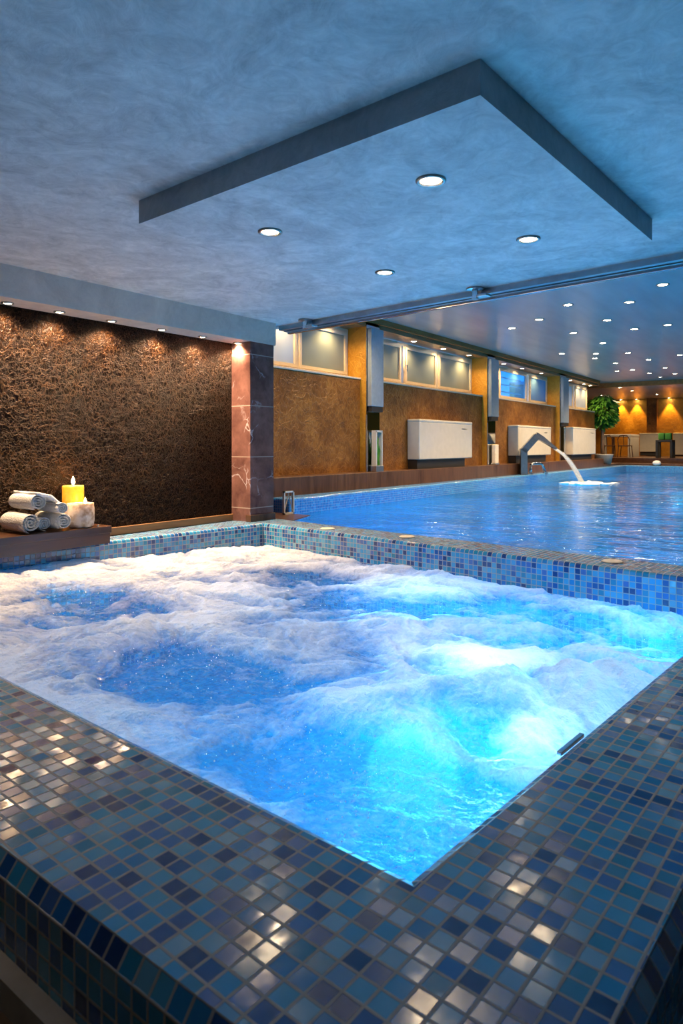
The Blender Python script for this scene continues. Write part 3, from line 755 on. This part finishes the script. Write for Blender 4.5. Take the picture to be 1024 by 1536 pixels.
# chrome grab rail
gr = empty('pool_handrail', 'low chrome grab rail at the pool edge beside the steel spout', 'handrail', (15.65, 5.86, .2))
pts = [(0,0,0),(0,0,.16),(.03,0,.22),(.09,-.02,.25),(.52,-.06,.25),(.60,-.08,.22),(.70,-.12,0)]
obj('rail', tube(bmesh.new(), pts, .035, 12), M['chrome'], gr, True)
obj('flange', lathe(bmesh.new(), [(.07,0),(.07,.012),(.04,.03)], seg=20), M['chrome'], gr)
obj('flange', lathe(bmesh.new(), [(.07,0),(.07,.012),(.04,.03)], (.70,-.12,0), seg=20), M['chrome'], gr)

# ------------------------------------------------------------------ far deck
struct('floor_far', bx(24.7, 31.05, -4.2, 9.05, -.1, .26), M['ledgewood'])
struct('floor_corner', bx(22.76, 24.72, 6.035, 9.05, -.1, .26), M['ledgewood'])
struct('trim_9', bx(25.6, 30.99, -4.15, 8.98, .26, .44), M['darkwood'])
struct('trim_10', bx(30.68, 30.99, 5.95, 6.35, .44, 2.92), M['hallwall'])
ld_ = spotdata('scallop_lamp', 120, (1,.52,.11), 66, .5, .03)
for y, lab in ((7.45,'far wall downlight casting the left golden arch'), (6.81,'far wall downlight casting the middle golden arch'), (5.6,'far wall downlight right of the far pillar'), (4.2,'far wall downlight at the right edge of the picture')):
    downlight(lab, (30.86, y if y > 6.4 else y-.1, 2.92), fm_hall, ld_, 'scallop lights on the far wall')
fancoil(-.40, .40, -.27, 0, .62, 1.42, 'white fan coil unit on the far wall right of the white table', rad(-90), (30.66, 6.18, .46))
fancoil(-1.0, 1.0, -.27, 0, .50, 1.42, 'white fan coil unit on the far wall at the right edge', rad(-90), (30.98, 4.33, .46))
# tree
tr_ = empty('potted_tree', 'potted tree with a rounded crown of drooping green leaves', 'tree', (23.42, 6.24, .26))
obj('pot', lathe(bmesh.new(), [(.26,0),(.33,.30),(.35,.34),(.32,.34),(.30,.28)], seg=24), M['grey'], tr_, True)
obj('trunk', tube(bmesh.new(), [(0,0,.25),(.03,.02,.7),(-.02,0,1.1),(.01,.01,1.9)], [.075,.06,.05,.03], 8), M['bark'], tr_, True)
bm = bmesh.new()
for k in range(900):
    th = random.uniform(0, 2*math.pi); ph = math.acos(random.uniform(-1,1)); rr = random.uniform(.45,1)**.5
    c_ = Vector((.43*rr*math.sin(ph)*math.cos(th), .43*rr*math.sin(ph)*math.sin(th), 1.84+.58*rr*math.cos(ph)))
    od = Vector((math.cos(th), math.sin(th), random.uniform(-1.5,-.2))).normalized(); sd = od.cross(Vector((random.gauss(0,.4),random.gauss(0,.4),1))).normalized()
    L_ = random.uniform(.16,.30); wd = L_*.22; nn = od.cross(sd)*.02
    vs = [bm.verts.new(q) for q in (c_, c_+od*L_*.4+sd*wd+nn, c_+od*L_, c_+od*L_*.4-sd*wd+nn)]
    bm.faces.new(vs)
obj('foliage', bm, M['green'], tr_)
# white table and chairs
tb = empty('white_table', 'long white table on the far deck beside the tree', 'table', (28.3, 6.82, .44))
obj('tabletop', bx(-.7,.7,-.54,.54,.80,.90,bev=.015), M['white'], tb)
for sx, sy in ((-1,-1),(-1,1),(1,-1),(1,1)): obj('leg', bx(sx*.62-.05,sx*.62+.05,sy*.46-.05,sy*.46+.05,0,.80), M['white'], tb)
obj('side_panel', bx(-.7,.7,-.53,-.50,0,.80), M['white'], tb)
def chair(x, y, rz, lab):
    t = empty('chair', lab, 'chair', (x, y, .44), rz, 'dark chairs at the white table')
    obj('seat', bx(-.22,.22,-.22,.22,.42,.46,bev=.01), M['darkwood'], t)
    bm = bmesh.new(); tube(bm, [(-.20,.2,.44),(-.21,.25,.7),(-.12,.27,.84),(.12,.27,.84),(.21,.25,.7),(.20,.2,.44)], .018, 8); tube(bm, [(0,.2,.44),(0,.27,.84)], .014, 6)
    obj('backrest', bm, M['darkwood'], t)
    for sx, sy in ((-1,-1),(-1,1),(1,-1),(1,1)): obj('leg', tube(bmesh.new(), [(sx*.19,sy*.19,.44),(sx*.23,sy*.23,0)], .016, 6), M['darkwood'], t)
chair(27.0, 6.98, rad(90), 'dark bentwood chair in front of the white table, left one')
chair(27.0, 6.36, rad(90), 'dark bentwood chair in front of the white table, right one')
# stool with green cushions
st_ = empty('dark_stool', 'dark square stand holding green cushions near the far wall', 'stool', (26.6, 4.87, .44))
obj('seat', bx(-.28,.28,-.28,.28,.58,.66,bev=.01), M['black'], st_)
for sx, sy in ((-1,-1),(-1,1),(1,-1),(1,1)): obj('leg', bx(sx*.24-.04,sx*.24+.04,sy*.24-.04,sy*.24+.04,0,.58), M['black'], st_)
for y, lab in ((4.985,'green cushion on the dark stand, left one'), (4.755,'green cushion on the dark stand, right one')):
    c_ = obj('green_cushion', bx(-.12,.12,-.105,.105,0,.25,bev=.03,seg=3), M['greenfab'], None, True, (26.6, y, 1.10)); tag(c_, lab, 'cushion', 'green cushions on the dark stand')
bm = bmesh.new(); bmesh.ops.create_icosphere(bm, subdivisions=3, radius=1, matrix=Matrix.Diagonal((.11,.13,.09,1)))
for v in bm.verts: v.co *= 1+.18*math.sin(v.co.x*17+v.co.y*11)*math.cos(v.co.z*13)
t_ = obj('towel_bundle', bm, M['towel'], None, True, (24.58, 4.75, .292)); tag(t_, 'crumpled white towel on the far pool edge', 'towel')

# ------------------------------------------------------------------ shelf with towels and candles
sh = empty('wooden_shelf', 'dark wooden bench board on the tub rim under the bronze wall', 'shelf', (2.1, 4.30, .2))
obj('board', bx(-1.4,.72,-.17,.165,.075,.125,bev=.004), M['darkwood'], sh)
obj('front_panel', bx(-1.4,.715,-.155,-.125,0,.075), M['darkwood'], sh)
obj('end_panel', bx(.685,.715,-.125,.16,0,.075), M['darkwood'], sh)
ST = .325
def roll(x, y, z, r, length, lab, sq=1.0, rz=0, ph=0.0, flap=False):
    t = empty('towel_roll', lab, 'towel', (x, y, z), rz, 'white rolled towels on the shelf')
    bm = bmesh.new(); turns = 3.2; n_ = 110; th = r/ (turns+.3)
    def cross(a):                                                   # spiral section
        rr = r*(1-.0)-(turns*2*math.pi-a)/(2*math.pi)*th
        return rr
    ys = [0, .008, .02] + [length*(i/10) for i in range(1, 10)] + [length-.02, length]
    inset = [.010, .003, 0] + [0]*9 + [0, .01]
    rows = []
    for yy, ins in zip(ys, inset):
        row_o, row_i = [], []
        for k in range(n_+1):
            a = turns*2*math.pi*k/n_; rr = max(.004, cross(a)); aa = a+ph
            wob = 1+.02*math.sin(3*aa+yy*14)+.012*math.sin(yy*30+x*9)
            e = ((.006*math.sin(3*aa)+.016*(1-a/(turns*2*math.pi))) if yy < .03 else 0)
            ro = max(.002, rr-ins*.6)*wob; ri = max(.001, rr-th*.52+ins*.6)*wob
            row_o.append(bm.verts.new((ro*math.cos(aa), yy+e*.4, ro*math.sin(aa)*sq)))
            row_i.append(bm.verts.new((ri*math.cos(aa), yy+e*.4, ri*math.sin(aa)*sq)))
        rows.append((row_o, row_i))
    for (o1_, i1_), (o2_, i2_) in zip(rows, rows[1:]):
        for k in range(n_):
            bm.faces.new((o1_[k], o1_[k+1], o2_[k+1], o2_[k])); bm.faces.new((i1_[k+1], i1_[k], i2_[k], i2_[k+1]))
        bm.faces.new((o1_[-1], i1_[-1], i2_[-1], o2_[-1]))
    for (o1_, i1_) in (rows[0], rows[-1]):
        for k in range(n_): bm.faces.new((o1_[k+1], o1_[k], i1_[k], i1_[k+1]))
    bmesh.ops.recalc_face_normals(bm, faces=bm.faces)
    obj('rolled_cloth', bm, M['towel'], t, True)
    if flap:
        bm = bmesh.new(); rr_ = []
        for i in range(14):
            s_ = i/13; xx = -.02+s_*.17; zz = r*(1.02-.35*s_-.9*s_*s_*s_)
            rr_.append([(xx, yy, zz+.004*math.sin(yy*30+i)) for yy in [length*q/8 for q in range(9)]])
        for i in range(13):
            for q in range(8): bm.faces.new([bm.verts.new(p_) for p_ in (rr_[i][q], rr_[i+1][q], rr_[i+1][q+1], rr_[i][q+1])])
        bmesh.ops.remove_doubles(bm, verts=bm.verts, dist=1e-5)
        o = obj('loose_flap', bm, M['towel'], t, True); m_ = o.modifiers.new('thickness', 'SOLIDIFY'); m_.thickness = .02; m_.offset = -1
    return t
roll(2.245, 4.155, ST+.069, .069, .30, 'large white towel roll at the front left, bottom row', 1, 0, 3.2)
roll(2.362, 4.205, ST+.052, .050, .25, 'smaller white towel roll squeezed between the two bottom rolls', 1.0, 0, 3.6)
roll(2.462, 4.14, ST+.062, .062, .30, 'white towel roll at the bottom right, beside the candle jar', 1, 0, 2.7)
roll(2.436, 4.120, ST+.154, .045, .27, 'small white towel roll in the upper row on the right', .9, 0, 1)
roll(2.300, 4.165, ST+.203, .062, .29, 'thick white towel roll on top of the pile with a loose flap', .95, 0, 2.9, True)
# candles
def flame(h, r, parent, z, x=0, y=0):
    bm = lathe(bmesh.new(), [(r*.25,0),(r*.8,h*.18),(r,h*.34),(r*.75,h*.58),(r*.35,h*.82),(r*.06,h)], seg=14)
    o = obj('flame', bm, M['flame'], parent, True, (x,y,z)); return o
cd = empty('pillar_candle', 'thick yellow pillar candle burning behind the frosted jar', 'candle', (2.685, 4.402, ST))
obj('wax', lathe(bmesh.new(), [(.072,0),(.074,.01),(.074,.272),(.071,.284),(.062,.285),(.045,.272),(.01,.268)], seg=36), M['wax'], cd, True)
obj('wick', lathe(bmesh.new(), [(.003,.265),(.003,.297)], seg=8), M['black'], cd)
flame(.062, .014, cd, .290)
lamp('POINT', 'candle_lamp', (0,0,.36), 1.6, (1,.55,.18), cd, .02)
jc = empty('candle_jar', 'squat frosted patterned glass jar with a lit candle beside the towels', 'candle', (2.632, 4.226, ST))
obj('glass_jar', lathe(bmesh.new(), [(.070,0),(.088,.012),(.094,.05),(.094,.135),(.090,.155),(.091,.170),(.082,.170),(.080,.150),(.084,.05),(.07,.02)], seg=40), M['frost'], jc, True)
obj('wax_fill', lathe(bmesh.new(), [(.066,.022),(.076,.05),(.074,.145),(.01,.147)], seg=28), M['wax'], jc, True)
obj('wick', lathe(bmesh.new(), [(.003,.145),(.003,.166)], seg=8), M['black'], jc, loc=(.045,.01,0))
flame(.045, .010, jc, .162, .045, .01)
lamp('POINT', 'candle_lamp', (.045,.01,.20), .5, (1,.55,.18), jc, .02)
# tiny pebble-like bead beside the jar
bd = obj('bead', lathe(bmesh.new(), [(.002,0),(.008,.003),(.009,.008),(.006,.013),(.001,.015)], seg=14), M['chrome'], None, True, (2.72, 4.15, ST)); tag(bd, 'tiny shiny bead on the shelf right of the candle jar', 'bead')
